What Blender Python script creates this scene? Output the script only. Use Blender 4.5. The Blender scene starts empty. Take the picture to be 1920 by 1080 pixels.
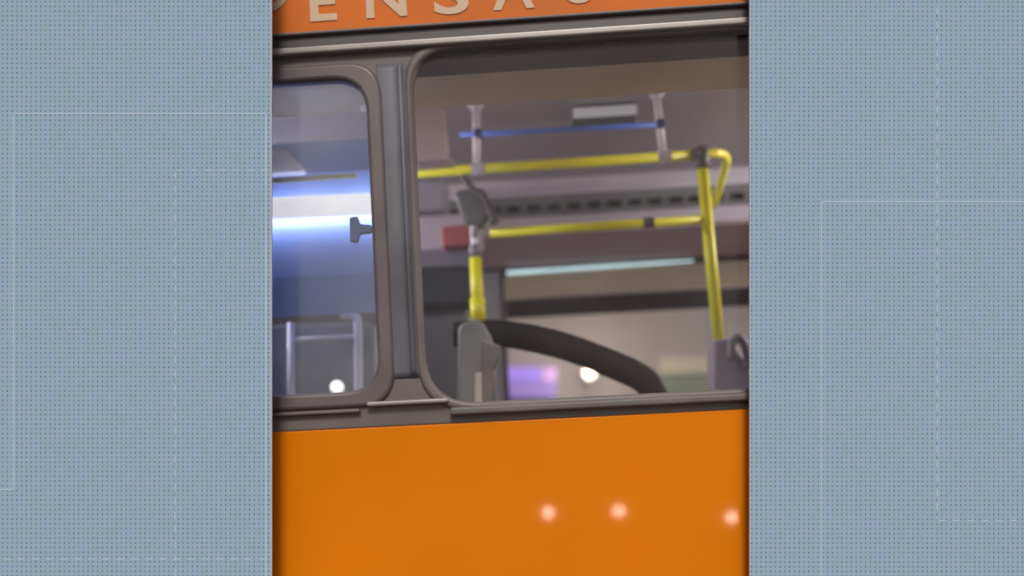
import bpy, bmesh, math, random
from mathutils import Vector, Matrix, Euler
R = math.radians
random.seed(4)
S = bpy.context.scene
COL = S.collection

# ------------------------------------------------------------------ camera
F = 1675.0            # focal length in pixels of the 1920 px wide photo
CAM = Vector((0.0, -2.5, 1.55))
HX, HY = 960.0, 900.0
cd = bpy.data.cameras.new('camera'); cam = bpy.data.objects.new('camera', cd); COL.objects.link(cam)
cam.location = CAM; cam.rotation_euler = (R(90), 0, 0)
cd.sensor_width = 36; cd.lens = 36 * F / 1920; cd.shift_y = (HY - 540) / 1920
cd.clip_start = .05; cd.clip_end = 400
cd.dof.use_dof = True; cd.dof.focus_distance = 2.27; cd.dof.aperture_fstop = cd.lens / 1000 / 0.036
S.camera = cam
# ------------------------------------------------------------------ world, sun, exposure
w = bpy.data.worlds.new('World'); S.world = w; w.use_nodes = True
wn = w.node_tree.nodes; wl = w.node_tree.links
bg = wn['Background']; sky = wn.new('ShaderNodeTexSky'); sky.sky_type = 'NISHITA'; sky.sun_disc = False
SUN_EL, SUN_AZ = R(46), R(180)      # azimuth clockwise from +Y: the light comes from behind the viewer
sky.sun_elevation = SUN_EL; sky.sun_rotation = SUN_AZ; sky.dust_density = 4; sky.air_density = 1.2
wl.new(sky.outputs[0], bg.inputs[0]); bg.inputs[1].default_value = 0.06
sd = bpy.data.lights.new('sun', 'SUN'); sun = bpy.data.objects.new('sun', sd); COL.objects.link(sun)
sd.energy = 1.5; sd.angle = R(12); sd.color = (1, .95, .88)
sdir = Vector((math.sin(SUN_AZ) * math.cos(SUN_EL), math.cos(SUN_AZ) * math.cos(SUN_EL), math.sin(SUN_EL)))
sun.rotation_euler = sdir.to_track_quat('Z', 'Y').to_euler()
S.view_settings.view_transform = 'Standard'; S.view_settings.look = 'None'
S.view_settings.exposure = 0.55; S.view_settings.gamma = 1; S.view_settings.use_curve_mapping = False

# ------------------------------------------------------------------ helpers
def lin(r, g, b, k=1.0):
    f = lambda c: (c / 255 / 12.92) if c / 255 <= .04045 else ((c / 255 + .055) / 1.055) ** 2.4
    return (f(r) * k, f(g) * k, f(b) * k)
def mat(name, col, rough=.5, metal=0, var=.12, scale=6, bump=0, coat=0, emit=None, es=0, spec=.5):
    m = bpy.data.materials.new(name); m.use_nodes = True
    n = m.node_tree.nodes; l = m.node_tree.links; p = n['Principled BSDF']
    tc = n.new('ShaderNodeTexCoord'); nz = n.new('ShaderNodeTexNoise')
    nz.inputs['Scale'].default_value = scale; nz.inputs['Detail'].default_value = 6
    l.new(tc.outputs['Object'], nz.inputs['Vector'])
    mr = n.new('ShaderNodeMapRange'); mr.inputs['From Min'].default_value = .3; mr.inputs['From Max'].default_value = .7
    mr.inputs['To Min'].default_value = 1 - var; mr.inputs['To Max'].default_value = 1 + var
    l.new(nz.outputs['Fac'], mr.inputs['Value'])
    mx = n.new('ShaderNodeVectorMath'); mx.operation = 'SCALE'; mx.inputs[0].default_value = col
    l.new(mr.outputs[0], mx.inputs['Scale']); l.new(mx.outputs[0], p.inputs['Base Color'])
    p.inputs['Metallic'].default_value = metal; p.inputs['Specular IOR Level'].default_value = spec
    r2 = n.new('ShaderNodeMapRange'); r2.inputs['From Min'].default_value = .3; r2.inputs['From Max'].default_value = .7
    r2.inputs['To Min'].default_value = rough * .85; r2.inputs['To Max'].default_value = min(1, rough * 1.15)
    l.new(nz.outputs['Fac'], r2.inputs['Value']); l.new(r2.outputs[0], p.inputs['Roughness'])
    p.inputs['Coat Weight'].default_value = coat; p.inputs['Coat Roughness'].default_value = .05
    if bump:
        n2 = n.new('ShaderNodeTexNoise'); n2.inputs['Scale'].default_value = scale * 6
        l.new(tc.outputs['Object'], n2.inputs['Vector'])
        b = n.new('ShaderNodeBump'); b.inputs['Strength'].default_value = bump; b.inputs['Distance'].default_value = .01
        l.new(n2.outputs['Fac'], b.inputs['Height']); l.new(b.outputs[0], p.inputs['Normal'])
    if emit:
        p.inputs['Emission Color'].default_value = (*emit, 1); p.inputs['Emission Strength'].default_value = es
    return m
def glass(name, tint, refl=.08, rough=.02, dust_haze=0):
    m = bpy.data.materials.new(name); m.use_nodes = True
    n = m.node_tree.nodes; l = m.node_tree.links; n.clear()
    o = n.new('ShaderNodeOutputMaterial'); t = n.new('ShaderNodeBsdfTransparent'); g = n.new('ShaderNodeBsdfGlossy')
    t.inputs[0].default_value = (*tint, 1); g.inputs['Roughness'].default_value = rough
    lw = n.new('ShaderNodeLayerWeight'); lw.inputs['Blend'].default_value = .25
    ma = n.new('ShaderNodeMath'); ma.operation = 'MULTIPLY_ADD'; ma.inputs[1].default_value = .25; ma.inputs[2].default_value = refl
    l.new(lw.outputs['Fresnel'], ma.inputs[0])
    mx = n.new('ShaderNodeMixShader'); l.new(ma.outputs[0], mx.inputs[0]); l.new(t.outputs[0], mx.inputs[1]); l.new(g.outputs[0], mx.inputs[2])
    if dust_haze:      # thin uneven dirt film, mixed in as haze to lower contrast
        df = n.new('ShaderNodeBsdfDiffuse'); df.inputs[0].default_value = (.5, .5, .52, 1)
        tc = n.new('ShaderNodeTexCoord'); nz = n.new('ShaderNodeTexNoise'); nz.inputs['Scale'].default_value = 3.5; nz.inputs['Detail'].default_value = 7
        l.new(tc.outputs['Object'], nz.inputs['Vector'])
        mr = n.new('ShaderNodeMapRange'); mr.inputs['From Min'].default_value = .35; mr.inputs['From Max'].default_value = .75; mr.inputs['To Min'].default_value = dust_haze * .3; mr.inputs['To Max'].default_value = dust_haze * 2
        l.new(nz.outputs['Fac'], mr.inputs['Value']); m2 = n.new('ShaderNodeMixShader')
        l.new(mr.outputs[0], m2.inputs[0]); l.new(mx.outputs[0], m2.inputs[1]); l.new(df.outputs[0], m2.inputs[2]); l.new(m2.outputs[0], o.inputs[0]); return m
    l.new(mx.outputs[0], o.inputs[0]); return m

def link(name, me, m, parent=None, smooth=False):
    o = bpy.data.objects.new(name, me); COL.objects.link(o)
    if m: me.materials.append(m)
    if smooth:
        for p in me.polygons: p.use_smooth = True
    if parent: o.parent = parent
    return o
def bmlink(name, bm, m, parent=None, smooth=False):
    bmesh.ops.recalc_face_normals(bm, faces=bm.faces)
    me = bpy.data.meshes.new(name); bm.to_mesh(me); bm.free()
    return link(name, me, m, parent, smooth)
def box_bm(bm, a, b, bev=0):
    x0, y0, z0 = a; x1, y1, z1 = b
    t = bmesh.new(); bmesh.ops.create_cube(t, size=1)
    for v in t.verts:
        v.co = Vector(((x0 + x1) / 2 + v.co.x * (x1 - x0), (y0 + y1) / 2 + v.co.y * (y1 - y0), (z0 + z1) / 2 + v.co.z * (z1 - z0)))
    if bev: bmesh.ops.bevel(t, geom=t.edges[:], offset=bev, segments=3, profile=.5, affect='EDGES')
    me = bpy.data.meshes.new('tmp'); t.to_mesh(me); t.free(); bm.from_mesh(me); bpy.data.meshes.remove(me)
def box(name, a, b, m, parent=None, bev=0, smooth=False):
    bm = bmesh.new(); box_bm(bm, [min(i) for i in zip(a, b)], [max(i) for i in zip(a, b)], bev); return bmlink(name, bm, m, parent)
def tube_bm(bm, pts, r, seg=20, flat=1.0, axis=None):
    pts = [Vector(p) for p in pts]; rr = r if isinstance(r, (list, tuple)) else [r] * len(pts)
    rings = []; up = None
    for i, p in enumerate(pts):
        d = (pts[min(i + 1, len(pts) - 1)] - pts[max(i - 1, 0)]).normalized()
        if up is None: up = Vector((0, 1, 0)) if abs(d.y) < .9 else Vector((1, 0, 0))
        s = d.cross(up).normalized(); up = s.cross(d).normalized()
        rings.append([bm.verts.new(p + s * math.cos(2 * math.pi * k / seg) * rr[i] + up * math.sin(2 * math.pi * k / seg) * rr[i] * flat) for k in range(seg)])
    for a, b in zip(rings, rings[1:]):
        for k in range(seg): bm.faces.new((a[k], a[(k + 1) % seg], b[(k + 1) % seg], b[k]))
    bm.faces.new(rings[0]); bm.faces.new(rings[-1])
def tube(name, pts, r, m, parent=None, seg=20, flat=1.0):
    bm = bmesh.new(); tube_bm(bm, pts, r, seg, flat); o = bmlink(name, bm, m, parent, True)
    for p in o.data.polygons:
        if len(p.vertices) > 4: p.use_smooth = False
    return o
def bez(pts, n=10):            # Catmull-Rom through the points
    P = [Vector(p) for p in pts]; P = [P[0] * 2 - P[1]] + P + [P[-1] * 2 - P[-2]]; out = []
    for i in range(1, len(P) - 2):
        for k in range(n):
            t = k / n; a, b, c, d = P[i - 1], P[i], P[i + 1], P[i + 2]
            out.append(.5 * ((2 * b) + (c - a) * t + (2 * a - 5 * b + 4 * c - d) * t * t + (3 * b - a - 3 * c + d) * t ** 3))
    out.append(P[-2]); return out
def round_poly(cs, rad, n=10):   # cs: corners (u,w); rad: one radius per corner
    out = []; N = len(cs)
    for i in range(N):
        p = Vector(cs[i]); a = Vector(cs[i - 1]); b = Vector(cs[(i + 1) % N]); r = rad[i]
        if r <= 0: out.append(p); continue
        da = (a - p).normalized(); db = (b - p).normalized(); p0 = p + da * r; p1 = p + db * r
        for k in range(n + 1):
            t = k / n; out.append(p0 * (1 - t) ** 2 + p * 2 * t * (1 - t) + p1 * t * t)
    return out
def plate(name, outer, holes, v0, v1, m, parent=None, bev=0, smooth=False):   # plate with holes lying in the u-w plane between v0 and v1
    cu = bpy.data.curves.new('tmp', 'CURVE'); cu.dimensions = '2D'; cu.fill_mode = 'BOTH'
    cu.extrude = max(.0001, abs(v1 - v0) / 2 - bev); cu.bevel_depth = bev; cu.bevel_resolution = 2; cu.offset = -bev
    for loop in [outer] + holes:
        sp = cu.splines.new('POLY'); sp.points.add(len(loop) - 1); sp.use_cyclic_u = True
        for i, p in enumerate(loop): sp.points[i].co = (p[0], p[1], 0, 1)
    ob = bpy.data.objects.new('tmp', cu); COL.objects.link(ob)
    dg = bpy.context.evaluated_depsgraph_get(); me = bpy.data.meshes.new_from_object(ob.evaluated_get(dg)); me.materials.clear()
    bpy.data.objects.remove(ob); bpy.data.curves.remove(cu)
    mid = (v0 + v1) / 2
    for v in me.vertices: v.co = (v.co.x, mid - v.co.z, v.co.y)
    me.name = name
    return link(name, me, m, parent)
def prof(name, pts, u0, u1, m, parent=None, thick=.02, n=(0, 1)):     # a sheet of given thickness swept along u from a (v,w) outline
    bm = bmesh.new(); P = [Vector(p) for p in pts]
    Q = []
    for i, p in enumerate(P):
        d = (P[min(i + 1, len(P) - 1)] - P[max(i - 1, 0)]).normalized(); Q.append(p + Vector((-d.y, d.x)) * thick)
    L = P + Q[::-1]
    a = [bm.verts.new((u0, p.x, p.y)) for p in L]; b = [bm.verts.new((u1, p.x, p.y)) for p in L]; N = len(L)
    for i in range(N): bm.faces.new((a[i], a[(i + 1) % N], b[(i + 1) % N], b[i]))
    for i in range(len(P) - 1):
        j = N - 1 - i
        bm.faces.new((a[i], a[j], a[j - 1], a[i + 1])); bm.faces.new((b[i], b[i + 1], b[j - 1], b[j]))
    return bmlink(name, bm, m, parent)
def empty(name, loc=(0, 0, 0), rot=(0, 0, 0), parent=None):
    o = bpy.data.objects.new(name, None); COL.objects.link(o); o.location = loc; o.rotation_euler = rot; o.parent = parent; return o
def tag(o, label=None, cat=None, group=None, kind=None):
    if label: o['label'] = label
    if cat: o['category'] = cat
    if group: o['group'] = group
    if kind: o['kind'] = kind
    return o

# bus frame: the bus stands on a road that climbs to the right and is turned a little towards the viewer
BUS_ROT = Euler((0, R(-2.65), R(-2.4)), 'XYZ')
BUS_M = BUS_ROT.to_matrix().to_4x4(); BUS_I = BUS_M.inverted()
def ray(px, py): return Vector(((px - HX) / F, 1, (HY - py) / F))
def L(px, py, v):              # a pixel of the photo on the bus plane at depth v, in bus coordinates
    o = BUS_I @ CAM; d = BUS_I.to_3x3() @ ray(px, py); t = (v - o.y) / d.y; return o + d * t
def L2(px, py, v=0): p = L(px, py, v); return (p.x, p.z)
def W(px, py, Y):              # a pixel on the world plane y = Y
    d = ray(px, py); return CAM + d * ((Y - CAM.y) / d.y)

# ------------------------------------------------------------------ materials
M = dict(
 orange=mat('orange_paint', (.61, .168, .002), .45, var=.07, scale=1.6, coat=.07, spec=.05),
 sign=mat('sign_orange', (.52, .135, .022), .55, var=.12, scale=4, spec=.12),
 cream=mat('cream_letters', (.50, .36, .24), .6, var=.08),
 frame=mat('grey_frame', lin(94, 88, 87), .5, var=.2, scale=5, spec=.4),
 pillar=mat('grey_pillar_blue_sheen', lin(90, 90, 99), .5, var=.25, scale=4, spec=.4),  # slight blue cast in the colour stands in for reflected blue glow
 rubber=mat('rubber', (.035, .028, .032), .45, var=.2),
 gasket2=mat('soft_gasket', lin(88, 80, 82), .4, var=.2, spec=.5),
 gasket=mat('gasket', (.11, .095, .095), .4, var=.15),
 alu=mat('aluminium', (.26, .24, .235), .4, metal=.3, var=.15),
 lining=mat('mauve_lining', (.37, .33, .36), .5, var=.06, scale=3),
 cove=mat('khaki_cove', (.74, .60, .37), .5, var=.1, scale=2.5),
 pale=mat('pale_duct', (.47, .44, .50), .45, var=.07, scale=3),
 dark=mat('dark_plastic', (.016, .009, .011), .6, var=.2, spec=.12),
 brown=mat('brown_lining', (.48, .38, .38), .55, var=.1, scale=3),
 navy=mat('navy_plastic', (.018, .018, .034), .6, var=.2),
 yellow=mat('yellow_rail', (.93, .90, .02), .4, var=.06, coat=.1),
 white=mat('white_paint', (.75, .70, .76), .4, var=.05),
 blue=mat('blue_plastic', (.10, .20, .80), .4, var=.1),
 bluepanel=mat('blue_bulkhead', (.27, .37, .80), .5, var=.12, scale=3, coat=.2),
 grey=mat('grey_plastic', (.135, .135, .14), .5, var=.15),
 lilac=mat('lilac_grey', (.23, .215, .25), .5, var=.1),
 red=mat('red_plastic', (.45, .10, .11), .5, var=.15),
 floor=mat('floor_vinyl', (.12, .11, .11), .7, var=.2, bump=.1),
 tyre=mat('tyre', (.02, .02, .02), .8),
 asphalt=mat('asphalt', (.05, .05, .052), .9, var=.3, scale=30, bump=.4),
 plaster=mat('plaster', (.34, .30, .29), .8, var=.08, scale=1.2, bump=.1),
 creamwall=mat('cream_band', (.55, .50, .38), .8, var=.06),
 green=mat('green_wall', (.22, .26, .20), .8, var=.15),
 lit=mat('lit_band', (.8, .8, .8), .5, var=0, emit=(1, .92, .82), es=.62),
 litdim=mat('dim_diffuser', (.6, .6, .65), .5, var=.03, emit=(.92, .9, 1), es=.12),
 purple=mat('lit_purple', (.3, .2, .7), .5, var=.03, emit=(.30, .22, .75), es=.6),
 violet=mat('lit_violet', (.3, .2, .5), .5, var=.03, emit=(.13, .12, .40), es=.6),
 warm=mat('lit_warm', (.9, .8, .7), .5, var=0, emit=(1, .9, .78), es=1.1),
 clear=glass('clear_glass', (.95, .95, .96), .004, .02, .010),
 tinted=glass('blue_glass', (.86, .90, .97), .03, .12, .06),
 far=glass('far_glass', (.80, .79, .79), .01),
 film=glass('film_glass', (.78, .76, .68), .01),
)
# pattern of the blue graphic panels: dots in a square grid
def board_mat():
    m = bpy.data.materials.new('blue_graphic_board'); m.use_nodes = True
    n = m.node_tree.nodes; l = m.node_tree.links; p = n['Principled BSDF']; p.inputs['Roughness'].default_value = .85
    p.inputs['Specular IOR Level'].default_value = .15
    tc = n.new('ShaderNodeTexCoord'); sp = n.new('ShaderNodeSeparateXYZ'); l.new(tc.outputs['Object'], sp.inputs[0])
    def ma(op, a, b=None, c=None):
        q = n.new('ShaderNodeMath'); q.operation = op
        for i, x in enumerate((a, b, c)):
            if x is None: continue
            if isinstance(x, (int, float)): q.inputs[i].default_value = x
            else: l.new(x, q.inputs[i])
        return q.outputs[0]
    k = 2.40 / F; pitch = 8.9 * k
    u = ma('DIVIDE', sp.outputs['X'], pitch); v = ma('DIVIDE', sp.outputs['Z'], pitch)
    fu = ma('SUBTRACT', ma('FRACT', u), .5); fv = ma('SUBTRACT', ma('FRACT', v), .5)
    d = ma('SQRT', ma('ADD', ma('POWER', ma('MULTIPLY', fu, 1.45), 2), ma('POWER', fv, 2)))
    cell = n.new('ShaderNodeCombineXYZ'); l.new(ma('FLOOR', u), cell.inputs[0]); l.new(ma('FLOOR', v), cell.inputs[1])
    wn_ = n.new('ShaderNodeTexWhiteNoise'); l.new(cell.outputs[0], wn_.inputs['Vector'])
    mr = n.new('ShaderNodeMapRange'); mr.interpolation_type = 'SMOOTHSTEP'; l.new(d, mr.inputs['Value'])
    mr.inputs['From Min'].default_value = .06; mr.inputs['From Max'].default_value = .34; mr.inputs['To Min'].default_value = 1; mr.inputs['To Max'].default_value = 0
    fac = ma('MULTIPLY', mr.outputs[0], ma('MULTIPLY_ADD', wn_.outputs['Value'], .35, .62))
    nz = n.new('ShaderNodeTexNoise'); nz.inputs['Scale'].default_value = 30; nz.inputs['Detail'].default_value = 3; l.new(tc.outputs['Object'], nz.inputs['Vector'])
    r1 = n.new('ShaderNodeMix'); r1.data_type = 'RGBA'; r1.inputs[6].default_value = (*lin(138, 166, 182), 1); r1.inputs[7].default_value = (*lin(143, 165, 191), 1)
    st = n.new('ShaderNodeMapRange'); st.inputs['From Min'].default_value = .4; st.inputs['From Max'].default_value = .6; l.new(nz.outputs['Fac'], st.inputs['Value']); l.new(st.outputs[0], r1.inputs[0])
    # fine grain
    n2 = n.new('ShaderNodeTexNoise'); n2.inputs['Scale'].default_value = 500; l.new(tc.outputs['Object'], n2.inputs['Vector'])
    g = n.new('ShaderNodeMapRange'); g.inputs['From Min'].default_value = .3; g.inputs['From Max'].default_value = .7; g.inputs['To Min'].default_value = .9; g.inputs['To Max'].default_value = 1.12; l.new(n2.outputs['Fac'], g.inputs['Value'])
    sc = n.new('ShaderNodeVectorMath'); sc.operation = 'SCALE'; l.new(r1.outputs[2], sc.inputs[0]); l.new(g.outputs[0], sc.inputs['Scale'])
    r2 = n.new('ShaderNodeMix'); r2.data_type = 'RGBA'; r2.inputs[7].default_value = (*lin(45, 80, 112), 1); l.new(fac, r2.inputs[0]); l.new(sc.outputs[0], r2.inputs[6])
    l.new(r2.outputs[2], p.inputs['Base Color'])
    return m
M['board'] = board_mat()
M['line'] = mat('line_paint', lin(168, 188, 208), .8, var=.05, scale=40)
M['edge'] = mat('board_edge', (.62, .56, .60), .7, var=.05)

# ------------------------------------------------------------------ ground
bm = bmesh.new(); s = 60
vs = [bm.verts.new(p) for p in ((-s, -s, 0), (s, -s, 0), (s, s, 0), (-s, s, 0))]; bm.faces.new(vs)
road = bmlink('road', bm, M['asphalt']); road.rotation_euler = BUS_ROT; tag(road, kind='structure')

# ------------------------------------------------------------------ the bus
bus = empty('bus', (0, 0, 0), BUS_ROT)
tag(bus, 'orange city bus seen close from the side, yellow rails behind its grey framed windows', 'bus')
U0, U1 = -4.6, 4.4             # ends of the body
VW = 2.4                       # inner face of the far wall
a = Vector(L2(508, 811)); b = Vector(L2(1407, 767)); W0 = (a.y + b.y) / 2          # top of the orange panel
lo = W0
# lower orange side
plate('side_panel', [(U0, .38), (U1, .38), (U1, lo), (U0, lo)], [], -.004, .04, M['orange'], bus, bev=.004)
plate('side_panel', [(U0, .38), (U1, .38), (U1, lo), (U0, lo)], [], VW + .05, VW + .09, M['orange'], bus, bev=.004)
# wheels
for u in (-3.0, 3.1):
    for v in (.17, VW - .12):
        wh = tube('wheel', [(u, v - .13, .48), (u, v + .13, .48)], .47, M['tyre'], bus, seg=40)
        tube('rim', [(u, v - .14, .48), (u, v + .14, .48)], .26, M['alu'], wh, seg=32)
# window surround
top = (L2(508, 104)[1] + L2(1407, 42)[1]) / 2
wl_ = L2(707, 400)[0]; wr_ = L2(778, 400)[0]
wt = L2(640, 140)[1]; wb = L2(600, 748)[1]
rt = L2(1100, 71)[1]; rb = L2(1100, 750)[1]
holeL = round_poly([(-1.95, wb), (wl_, wb), (wl_, wt), (-1.95, wt)], [.08, .10, .10, .08])
holeR = round_poly([(wr_, rb), (1.45, rb), (1.45, rt), (wr_, rt)], [.15, .09, .09, .12])
holeE = round_poly([(1.58, rb), (4.1, rb), (4.1, rt), (1.58, rt)], [.09] * 4)
holeF = round_poly([(-4.3, wb), (-2.1, wb), (-2.1, wt), (-4.3, wt)], [.09] * 4)
plate('window_surround', [(U0, lo), (U1, lo), (U1, top), (U0, top)], [holeL, holeR, holeE, holeF], 0, .05, M['frame'], bus, bev=.006)
def inset(poly, k):
    c = sum((Vector(p) for p in poly), Vector((0, 0))) / len(poly)
    w_ = max(p[0] for p in poly) - min(p[0] for p in poly); h_ = max(p[1] for p in poly) - min(p[1] for p in poly)
    return [(c.x + (p[0] - c.x) * (1 - 2 * k / w_), c.y + (p[1] - c.y) * (1 - 2 * k / h_)) for p in poly]
def window(hole, gm, gk, rim=.022, proud=-.012, outer=.014):
    f = plate('window', inset(hole, -outer), [inset(hole, rim)], proud, .03, gk, bus, bev=.011)
    plate('pane', inset(hole, rim - .004), [], .008, .012, gm, f)
    return f
wl1 = window(holeL, M['tinted'], M['gasket2'], .016, -.012, .030)
# metal ring round the left window (catches the light at its corner)
window(holeR, M['clear'], M['frame'], .010, -.010, .014)
window(holeE, M['clear'], M['gasket']); window(holeF, M['tinted'], M['gasket'])
# pillar moulding between the two windows
def swept(name, pts, w0, w1, m, parent):      # rounded pillar profile (u, v) swept upwards
    bm = bmesh.new(); ws = [w0, w0 + .02, w1 - .02, w1]
    rows = [[bm.verts.new((p[0], p[1] * (.15 if k in (0, 3) else 1), w_)) for p in pts] for k, w_ in enumerate(ws)]
    for a, b in zip(rows, rows[1:]):
        for i in range(len(pts) - 1): bm.faces.new((a[i], a[i + 1], b[i + 1], b[i]))
    bm.faces.new(rows[0]); bm.faces.new(rows[-1])
    return bmlink(name, bm, m, parent, True)
pw = wr_ - wl_
pp = []
for k in range(33):
    t = k / 32; ridge = math.exp(-((t - .80) / .13) ** 2)
    pp.append((wl_ + .016 + t * (pw - .022), -.003 - .004 * math.sin(math.pi * t) - .009 * ridge))
pp = [(pp[0][0], .002)] + pp + [(pp[-1][0], .002)]
pm = swept('pillar_cover', pp, wb + .045, rt - .035, M['pillar'], bus)
mr_ = [(wl_ + .016 + t * (pw - .022), -.0045 - .016 * math.sin(math.pi * (t - .66) / .28)) for t in [.66 + .28 * k / 12 for k in range(13)]]
swept('moulding', mr_, wb + .047, rt - .037, M['pillar'], pm)
# sill under the windows
a = L2(845, 768)[0]
box('sill', (a, -.028, rb - .026), (U1 - .05, .05, rb - .004), M['frame'], bus, .007)
box('sill', (L2(690, 760)[0], -.022, wb - .03), (L2(842, 760)[0], 0.0, wb - .017), M['alu'], bus, .005)
box('rub_strip', (U0, -.016, wb - .045), (L2(676, 760)[0], 0, wb - .034), M['gasket'], bus, .004)
# drip rail and dark seam above the windows
box('drip_rail', (U0, -.022, top - .012), (U1, .04, top + .008), M['alu'], bus, .006)
box('seam', (U0, -.004, top + .008), (U1, .04, top + .044), M['rubber'], bus, .003)
box('drip_rail', (U0, -.016, top + .044), (U1, .04, top + .053), M['frame'], bus, .004)
# orange sign band and roof
sb = top + .053
signb = box('sign_band', (U0, -.002, sb), (U1, .04, sb + .36), M['sign'], bus, .003)
roofp = [(.0, sb + .36), (.06, sb + .47), (.22, sb + .53), (1.2, sb + .56), (VW - .14, sb + .53), (VW + .03, sb + .47), (VW + .09, sb + .36)]
prof('roof', roofp, U0, U1, M['sign'], bus, -.03)
# letters of the name on the sign band
def letter(ch, px0, px1, base, parent):
    cu = bpy.data.curves.new('tmp', 'FONT'); cu.body = ch; cu.size = 1; cu.extrude = .001; cu.offset = .02
    ob = bpy.data.objects.new('tmp', cu); COL.objects.link(ob)
    dg = bpy.context.evaluated_depsgraph_get(); me = bpy.data.meshes.new_from_object(ob.evaluated_get(dg))
    bpy.data.objects.remove(ob); bpy.data.curves.remove(cu); me.materials.clear()
    xs = [v.co.x for v in me.vertices]; ys = [v.co.y for v in me.vertices]; x0, x1, y0, y1 = min(xs), max(xs), min(ys), max(ys)
    A = L2(px0, base); B = L2(px1, base); h = .108
    for v in me.vertices:
        v.co = (A[0] + (v.co.x - x0) / (x1 - x0) * (B[0] - A[0]), -.0035 - (v.co.z), A[1] + (v.co.y - y0) / (y1 - y0) * h)
    return link('letter', me, M['cream'], parent)
for ch, a_, b_, y_ in (('D', 470, 542, 26), ('E', 583, 633, 42), ('N', 688, 764, 36), ('S', 815, 880, 30), ('A', 925, 1003, 21), ('O', 1052, 1122, 10)):
    letter(ch, a_, b_, y_, signb)
# far side wall with its windows
fw_t = L2(1200, 492, VW)[1]; fw_b = 1.74
fx = L2(938, 500, VW)[0]
fh1 = round_poly([(fx, fw_b), (fx + 2.1, fw_b), (fx + 2.1, fw_t), (fx, fw_t)], [.05] * 4)
fh2 = round_poly([(fx - 2.2, fw_b), (fx - .16, fw_b), (fx - .16, fw_t), (fx - 2.2, fw_t)], [.05] * 4)
plate('far_wall', [(U0, .95), (U1, .95), (U1, sb + .3), (U0, sb + .3)], [fh1, fh2], VW, VW + .05, M['grey'], bus, bev=.003)
for fi, fh in enumerate((fh1, fh2)):
    g = plate('window', inset(fh, -.004), [inset(fh, .016)], VW - .008, VW + .03, M['dark'], bus, bev=.003)
    plate('pane', inset(fh, .012), [], VW + .012, VW + .016, M['far'], g)
    tb = L2(1200, 583, VW)[1]; tt = L2(1200, 550, VW)[1]
    u0 = min(p[0] for p in fh) + .02; u1 = max(p[0] for p in fh) - .02
    box('sliding_frame', (u0, VW - .004, tb), (u1, VW + .028, tt), M['dark'], g, .004)
    box('track', (u0, VW - .012, tt + .001), (u1, VW + .010, tt + .012), M['alu'], g, .003)
    plate('upper_pane', [(u0, tt), (u1, tt), (u1, fw_t - .02), (u0, fw_t - .02)], [], VW + .020, VW + .023, M['film'], g)
    if fi: box('mullion', ((u0 + u1) / 2, VW - .006, tt + .013), ((u0 + u1) / 2 + .03, VW + .03, fw_t - .02), M['dark'], g, .003)
# thin glowing strip standing in for the reflection on the far window's top edge
p0 = L(950, 512, VW - .03); p1 = L(1300, 489, VW - .03)
box('top_seal', (U0 + .1, VW - .03, fw_t - .004), (U1 - .1, VW - .001, fw_t + .016), M['dark'], bus, .004)
tube('reflection_strip', [p0, p0 + (p1 - p0) * .5, p1], [.011, .011, .005], mat('cyan_reflection', (.6, .8, .8), .4, emit=(.45, .72, .76), es=.45), bus)
# far duct: underside, face with slots
lip = L2(1150, 424, 2.0)[1]; ceil = L2(1150, 326, 1.9)[1]
prof('duct_underside', [(VW, fw_t + .02), (2.0, lip)], U0, U1, M['brown'], bus, .02)
duct = prof('air_duct', [(1.9, ceil), (1.945, L2(1150, 352, 1.945)[1]), (1.965, L2(1150, 402, 1.965)[1]), (2.0, lip)], U0, U1, M['pale'], bus, -.02)
mid = (L2(1150, 358, 1.93)[1], L2(1150, 398, 1.94)[1])
box('duct_strip', (U0, 1.925, mid[1]), (U1, 1.955, mid[0]), M['grey'], duct, .004)
zc = L2(1230, 377, 1.92)[1]
for k in range(-32, 34):
    u = L2(1230, 377, 1.92)[0] + k * .1
    if not (U0 + .2 < u < U1 - .2): continue
    if u > L2(1390, 370, 1.92)[0] + .1 or u < L2(900, 390, 1.92)[0] - .3: continue
    box('slot', (u - .030, 1.915, zc - .016), (u + .030, 1.926, zc + .016), M['dark'], duct, .003)
# ceiling
prof('ceiling', [(.6, ceil), (1.9, ceil)], U0, U1, M['lining'], bus, .02)
nl = L2(1100, 184, .5)[1]
prof('near_cove', [(.05, rt + .02), (.12, rt + .045), (.5, nl), (.56, nl + .03), (.6, ceil)], U0, U1, M['cove'], bus, .02)
prof('header', [(.052, rt - .004), (.052, rt + .06)], U0, U1, M['dark'], bus, .02)
prof('header', [(.05, rt + .0), (.12, rt - .012), (.20, rt + .03)], U0, U1, mat('dark_brown', (.16, .12, .115), .6), bus, -.012)
# inner skins, floor and ends
box('inner_wall', (U0, .052, .95), (U1, .08, rb - .03), M['brown'], bus)
box('floor', (U0, .04, .85), (U1, VW, .95), M['floor'], bus)
box('end_wall', (U0 - .04, -.004, .38), (U0, VW + .09, sb + .36), M['orange'], bus)
box('end_wall', (U1, -.004, .38), (U1 + .04, VW + .09, sb + .36), M['orange'], bus)

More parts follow.
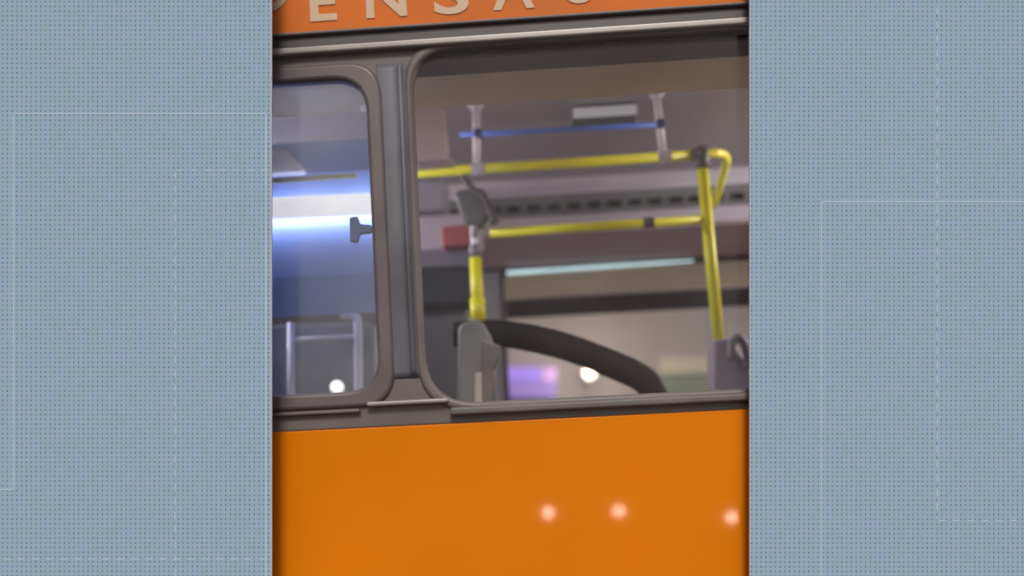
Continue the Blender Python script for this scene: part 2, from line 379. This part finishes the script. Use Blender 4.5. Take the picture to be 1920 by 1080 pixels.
# ceiling lamps
def ceiling_lamp(u, v, wd=.28, energy=5, m='litdim'):
    fx_ = box('ceiling_lamp', (u - wd / 2, v - .07, ceil - .035), (u + wd / 2, v + .07, ceil - .001), M['grey'], bus, .01)
    box('diffuser', (u - wd / 2 + .01, v - .078, ceil - .012), (u + wd / 2 - .01, v - .045, ceil - .041), M[m], fx_, .002)
    if energy:
        ld = bpy.data.lights.new('ceiling_lamp_light', 'POINT'); ld.shadow_soft_size = .07; ld.energy = energy; ld.color = (1, .93, .93)
        lo_ = bpy.data.objects.new('ceiling_lamp_light', ld); COL.objects.link(lo_); lo_.parent = bus; lo_.location = (u, v, ceil - .16)
c = L(1132, 215, 1.14)
ceiling_lamp(c.x, 1.14, .27, 0)
for u in (-2.7, -1.6, 2.15, 3.4): ceiling_lamp(u, 1.25, .3, 40)

# rails (v = 1.0)
V = 1.0
def yl(name, pts, r, m='yellow', **k): return tube(name, pts, r, M[m], bus, **k)
rail = yl('grab_rail', [L(700, 329, V), L(1302, 291, V)], .0185)
for px, py in ((894, 317), (1243, 294)):
    p = L(px, py, V); q = L(px + 16, py - .9, V); tube('clamp', [p + (p - q) * .6, q], .0225, M['white'], rail)
hg = []
for (x0, y0, x1, y1) in ((892, 185, 894, 312), (1230, 165, 1243, 290)):
    p = L(x0, y0, V); q = L(x1, y1, V); p.z = min(p.z, ceil - .002)
    h = tube('hanger', [p, q], .014, M['white'], bus)
    tube('ceiling_foot', [p + Vector((0, 0, .002)), p + Vector((0, 0, -.012))], .028, M['white'], h)
st = tube('strap_rod', [L(862, 253, V - .02), L(1246, 233, V - .02)], .009, M['blue'], bus)
for px, py in ((897, 252), (1238, 234)):
    p = L(px, py, V - .01); box('clip', p - Vector((.016, .03, .014)), p + Vector((.016, .03, .014)), mat('dark_blue', (.04, .06, .25), .5) if 'dark_blue' not in bpy.data.materials else bpy.data.materials['dark_blue'], st, .005)
# corner joint
cj = tube('corner_joint', [L(1316, 277, V), L(1318, 318, V)], .0255, M['grey'], bus)
tube('sleeve', [L(1296, 291, V), L(1316, 290, V)], .0235, M['lilac'], cj)
yl('grab_rail', bez([L(1322, 288, V), L(1345, 287, V + .03), L(1361, 295, V + .12), L(1358, 320, V + .3), L(1337, 385, V + .7)], 8), .0165)
pole = yl('grab_pole', [L(1317, 312, V), L(1332, 480, V), L(1348, 640, V)], [.0225, .0225, .0215])
low = yl('grab_rail', [L(918, 437, V), L(1322, 411, V)], .0165)
p = L(1206, 418, V); q = L(1226, 416, V); tube('joint', [p, q], .020, M['gasket'], low)
pl = yl('grab_pole', [L(892, 484, .9), L(897, 598, .9)], .0235)
tube('collar', [L(895, 560, .9), L(897, 603, .9)], .0285, M['yellow'], pl)
tube('clamp', [L(888, 425, .9), L(892, 486, .9)], .015, M['white'], pl)
tube('clamp', [L(886, 436, .9), L(896, 437, .9)], .026, M['lilac'], pl)
tube('cap', [L(889, 460, .9), L(892, 482, .9)], .021, M['lilac'], pl)
# bent bracket hanging from the upper rail with a camera-like housing
br = tube('bent_bracket', bez([L(868, 330, .95), L(884, 352, .95), L(905, 368, .95), L(918, 392, .95), L(930, 420, .95)], 8), [.012] * 8 + [.013] * 8 + [.016] * 8 + [.02] * 8 + [.014], M['gasket'], bus)
p = L(888, 378, .97)
hb = plate('camera_housing', round_poly([L2(850, 360, .97), L2(908, 352, .97), L2(925, 392, .97), L2(905, 428, .97), L2(868, 415, .97)], [.03] * 5), [], .95, 1.02, M['grey'], bus, bev=.012)
# red reader box and panels beyond the pillar (driver's corner)
plate('reader', round_poly([L2(828, 428, 1.2), L2(884, 424, 1.2), L2(886, 462, 1.2), L2(830, 466, 1.2)], [.015] * 4), [], 1.17, 1.25, M['red'], bus, bev=.008)
plate('wall_cabinet', round_poly([L2(770, 345, 1.7), L2(838, 341, 1.7), L2(838, 398, 1.7), L2(770, 402, 1.7)], [.02] * 4), [], 1.66, 1.8, M['lilac'], bus, bev=.01)
plate('side_board', round_poly([L2(770, 404, 1.75), L2(905, 398, 1.75), L2(905, 470, 1.75), L2(770, 476, 1.75)], [.02] * 4), [], 1.74, 1.82, M['lining'], bus, bev=.01)
plate('driver_seat_pad', round_poly([L2(778, 470, 1.3), L2(884, 466, 1.3), L2(884, 505, 1.3), L2(786, 508, 1.3)], [.02] * 4), [], 1.27, 1.36, M['lilac'], bus, bev=.012)
plate('headrest', round_poly([L2(775, 506, 1.2), L2(886, 502, 1.2), L2(886, 578, 1.2), L2(778, 582, 1.2)], [.03] * 4), [], 1.14, 1.28, M['navy'], bus, bev=.02)
plate('seat_back', round_poly([L2(775, 580, 1.25), L2(880, 578, 1.25), L2(885, 860, 1.25), L2(775, 860, 1.25)], [.03] * 4), [], 1.22, 1.36, M['grey'], bus, bev=.02)
tube('door_post', [L(832, 195, 1.5), L(838, 310, 1.5)], .012, M['lilac'], bus)
plate('roof_bracket', round_poly([L2(775, 205, .9), L2(832, 200, .9), L2(842, 300, .9), L2(775, 305, .9)], [.02] * 4), [], .88, .94, M['brown'], bus, bev=.008)
plate('route_box', round_poly([L2(772, 300, .97), L2(850, 298, .97), L2(852, 312, .97), L2(772, 320, .97)], [.006] * 4), [], .95, 1.0, mat('pink_plastic', (.45, .36, .38), .5), bus, bev=.004)
# arched black guard and its stand
pts = bez([L(850, 628, .7), L(915, 624, .7), L(985, 632, .7), L(1060, 650, .7), L(1130, 676, .7), L(1190, 702, .7), L(1218, 724, .7), L(1236, 770, .7), L(1240, 840, .7)], 8)
arch = tube('arched_guard', pts, [.046] * 8 + [.048] * 8 + [.049] * 16 + [.050] * 8 + [.049] * 8 + [.047] * 17, M['dark'], bus, seg=28, flat=.6)
stand = plate('guard_stand', round_poly([L2(862, 612, .66), L2(902, 600, .66), L2(926, 640, .66), L2(932, 900, .66), L2(858, 900, .66)], [.03, .03, .03, 0, 0]), [], .60, .74, M['grey'], bus, bev=.015)
plate('lever', round_poly([L2(905, 640, .62), L2(940, 652, .62), L2(938, 676, .62), L2(926, 700, .62), L2(930, 860, .62), L2(905, 860, .62)], [.006] * 6), [], .57, .598, M['gasket'], stand, bev=.006)
plate('lever', round_poly([L2(892, 700, .58), L2(904, 700, .58), L2(906, 860, .58), L2(890, 860, .58)], [.005] * 4), [], .555, .568, mat('tan_strip', (.38, .32, .29), .5), stand, bev=.004)
# box and handle at the foot of the right pole
fb = plate('fare_box', round_poly([L2(1334, 640, .95), L2(1366, 632, .95), L2(1412, 700, .95), L2(1430, 900, .95), L2(1334, 900, .95)], [.012, .03, .03, 0, 0]), [], .92, 1.06, mat('pale_lilac', (.34, .31, .36), .55), bus, bev=.014)
tube('hook', bez([L(1372, 672, .9), L(1372, 645, .9), L(1386, 634, .9), L(1398, 650, .9), L(1404, 690, .9)], 6), .016, M['lilac'], fb)

# behind the left window: blue bulkhead with a glowing tube as its reflected light band, rail and seat frame
vb = .62
bp = prof('bulkhead', [(vb + .05, L2(600, 262, vb)[1]), (vb, L2(600, 330, vb)[1]), (vb - .01, L2(600, 430, vb)[1]), (vb - .01, L2(600, 520, vb)[1]), (vb + .01, L2(600, 590, vb)[1])], -2.2, L2(742, 400, vb)[0], M['bluepanel'], bus, -.02)
vt = .50
la = L(300, 400, vt); lb = L(716, 382, vt)
lamp = tube('glow_band_tube', [la, lb], .036, M['lit'], bus)  # emissive stand-in for the cream light reflected on the bulkhead
ld = bpy.data.lights.new('glow_band_light', 'AREA'); ld.shape = 'RECTANGLE'; ld.size = .9; ld.size_y = .03; ld.energy = 2.0; ld.color = (.93, .95, 1)  # added light spreading the band's glow over the bulkhead
lo_ = bpy.data.objects.new('glow_band_light', ld); COL.objects.link(lo_); lo_.parent = bus
lo_.location = (la + lb) / 2 + Vector((.1, .035, 0)); lo_.rotation_euler = (R(90), 0, 0)
tube('grab_rail', [L(300, 352, .42), L(668, 329, .42)], .009, mat('pale_yellow', (.75, .78, .55), .45), bus)
plate('sun_visor', round_poly([L2(440, 288, .6), L2(540, 284, .6), L2(582, 328, .6), L2(440, 336, .6)], [.01, .03, .03, .01]), [], .57, .60, M['white'], bus, bev=.006)
hk = plate('window_latch', round_poly([L2(657, 410, .03), L2(672, 408, .03), L2(676, 422, .03), L2(698, 424, .03), L2(698, 438, .03), L2(676, 440, .03), L2(672, 456, .03), L2(658, 455, .03)], [.006] * 8), [], .016, .034, mat('latch_blue', (.05, .06, .16), .45), bus, bev=.003)
vs_ = .8
sf = tube('seat_frame', [L(546, 606, vs_), L(546, 860, vs_)], .013, M['white'], bus)
tube('post', bez([L(640, 590, vs_), L(664, 592, vs_), L(671, 612, vs_), L(672, 700, vs_), L(672, 860, vs_)], 6), .015, M['white'], sf)
tube('cross_bar', [L(546, 637, vs_), L(671, 630, vs_)], .007, M['white'], sf)
plate('seat_panel', round_poly([L2(450, 612, 1.1), L2(700, 602, 1.1), L2(700, 860, 1.1), L2(450, 860, 1.1)], [.03, .03, 0, 0]), [], 1.1, 1.16, M['grey'], bus, bev=.01)
p = L(632, 726, .95); sp_ = bmesh.new(); bmesh.ops.create_uvsphere(sp_, u_segments=20, v_segments=12, radius=.026); bmesh.ops.translate(sp_, verts=sp_.verts, vec=p)
bmlink('outside_lamp', sp_, M['warm'], bus, True)  # stands in for a warm lamp outside, placed inside the body
p = L(683, 203, .3); sp_ = bmesh.new(); bmesh.ops.create_uvsphere(sp_, u_segments=20, v_segments=12, radius=.012); bmesh.ops.translate(sp_, verts=sp_.verts, vec=p)
bmlink('marker_lamp', sp_, M['litdim'], bus, True)

# ------------------------------------------------------------------ street behind the bus
BY = 9.0
hse = empty('building', (0, BY, 0)); tag(hse, 'pale plastered building across the street behind the bus windows', 'building')
box('wall', (-14, 0, -1), (14, .3, 9), M['plaster'], hse)
p = W(1235, 672, BY); q = W(1700, 704, BY); box('ledge', (p.x, -.08, q.z), (8, -.002, p.z), M['creamwall'], hse, .02)
box('lower_wall', (p.x, -.05, -1), (8, -.002, q.z), M['green'], hse, .01)
sg = empty('shop_sign', tuple(W(992, 716, BY - .2))); tag(sg, 'lit purple shop sign on the building, seen under the black arch', 'sign')
k = (BY - .2 - CAM.y) / F
box('light_box', (-52 * k, 0, 3 * k), (22 * k, .15, 28 * k), M['purple'], sg, .01)
box('light_box', (24 * k, 0, 2 * k), (52 * k, .12, 28 * k), mat('lit_pink', (.5, .3, .6), .5, emit=(.40, .27, .52), es=.7), sg, .01)
box('lower_board', (-46 * k, .01, -30 * k), (52 * k, .13, 1 * k), M['violet'], sg, .01)
p = W(1105, 700, BY - .5)
sl = empty('wall_lamp', tuple(p)); tag(sl, 'round warm lamp glowing beside the purple shop sign', 'lamp')
bm = bmesh.new(); bmesh.ops.create_uvsphere(bm, u_segments=24, v_segments=16, radius=.08); bmlink('globe', bm, M['warm'], sl, True)
tube('arm', [(0, .1, .02), (0, .48, .02)], .02, M['gasket'], sl)
ld = bpy.data.lights.new('wall_lamp_light', 'POINT'); ld.energy = 25; ld.color = (1, .85, .7); ld.shadow_soft_size = .12
o = bpy.data.objects.new('wall_lamp_light', ld); COL.objects.link(o); o.parent = sl; o.location = (0, -.2, 0)

# ------------------------------------------------------------------ blue boards standing in for the broadcast graphic either side of the view
BD = 2.40; KY = CAM.y + BD; kk = BD / F
def board(px0, px1, label, lines, phase):
    x0, x1 = W(px0, 0, KY).x, W(px1, 0, KY).x; z1 = W(0, -260, KY).z; z0 = -.3
    px, py = phase
    ph = W(px, py, KY); pitch = 8.9 * kk      # object origin sits half a cell off a dot so that the dots fall where the photo has them
    r = empty('graphic_board', (ph.x - pitch / 2, KY, ph.z - pitch / 2)); tag(r, label, 'board', 'blue graphic side panels')
    ox, oz = r.location.x, r.location.z
    bd = box('panel', (x0 - ox, 0, z0 - oz), (x1 - ox, .010, z1 - oz), M['board'], r)
    ix = x1 if px1 < 960 else x0; s_ = 1 if px1 < 960 else -1
    box('edge_trim', (ix - ox, .0005, z0 - oz), (ix - ox + s_ * .0015, .0095, z1 - oz), M['edge'], r)
    for lx in (x0 + .3, x1 - .3):
        box('foot', (lx - .03 - ox, .012, -.02 - oz), (lx + .03 - ox, .30, .03 - oz), M['gasket'], r, .005)
    lw = 1.05 * kk
    for (ax, ay, bx, by, dash) in lines:
        bm = bmesh.new()
        n_ = 1 if not dash else int((abs(bx - ax) + abs(by - ay)) / dash) + 1
        L_ = abs(bx - ax) + abs(by - ay)
        for i in range(n_):
            s0 = 0 if not dash else i * dash; s1 = L_ if not dash else min(L_, s0 + dash * .5)
            if s1 <= s0: continue
            dx, dy = (bx - ax) / L_, (by - ay) / L_
            p = W(ax + dx * s0, ay + dy * s0, KY); q = W(ax + dx * s1, ay + dy * s1, KY)
            hx = 0 if dx else lw; hz = 0 if dy else lw; e = -.0005 if dx else -.0007
            box_bm(bm, (min(p.x, q.x) - hx - ox, e, min(p.z, q.z) - hz - oz), (max(p.x, q.x) + hx - ox, -.0001, max(p.z, q.z) + hz - oz))
        bmlink('line', bm, M['line'], r)
board(-420, 508, 'blue dotted graphic panel, built as a board left of the bus window, with large lined rectangle', [
    (26, 213, 497, 213, 0), (25, 213, 25, 918, 0), (-200, 918, 24, 918, 0), (498.5, 213, 498.5, 1300, 0),
    (331, 320, 496, 320, 26.6), (328, 322, 328, 1300, 26.6), (-180, 1048, 506, 1048, 26.6)], (5, 190))
board(1407, 2030, 'blue dotted graphic panel, built as a board right of the bus window, with a dashed vertical line', [
    (1542, 378, 2030, 378, 0), (1540.5, 378, 1540.5, 1300, 0), (1757, -200, 1757, 974, 26.6), (1760, 976, 2030, 976, 26.6)], (1409.5, 12.5))

# ------------------------------------------------------------------ street lamps behind the viewer, mirrored in the orange paint
def mirror_light(px, py, dist, rad, energy, col=(1, .8, .72), v=-.004):
    P = L(px, py, v); o = BUS_I @ CAM; d = (P - o).normalized(); d.y = -d.y
    Q = BUS_M @ (P + d * dist)
    ld = bpy.data.lights.new('street_light', 'POINT'); ld.energy = energy; ld.color = col; ld.shadow_soft_size = rad
    o = bpy.data.objects.new('street_light', ld); COL.objects.link(o); o.location = Q
for px, py in ((1028, 961), (1160, 958), (1372, 970)): mirror_light(px, py, 7, .038, 34, (1, .62, .5))
S.render.engine = 'CYCLES'
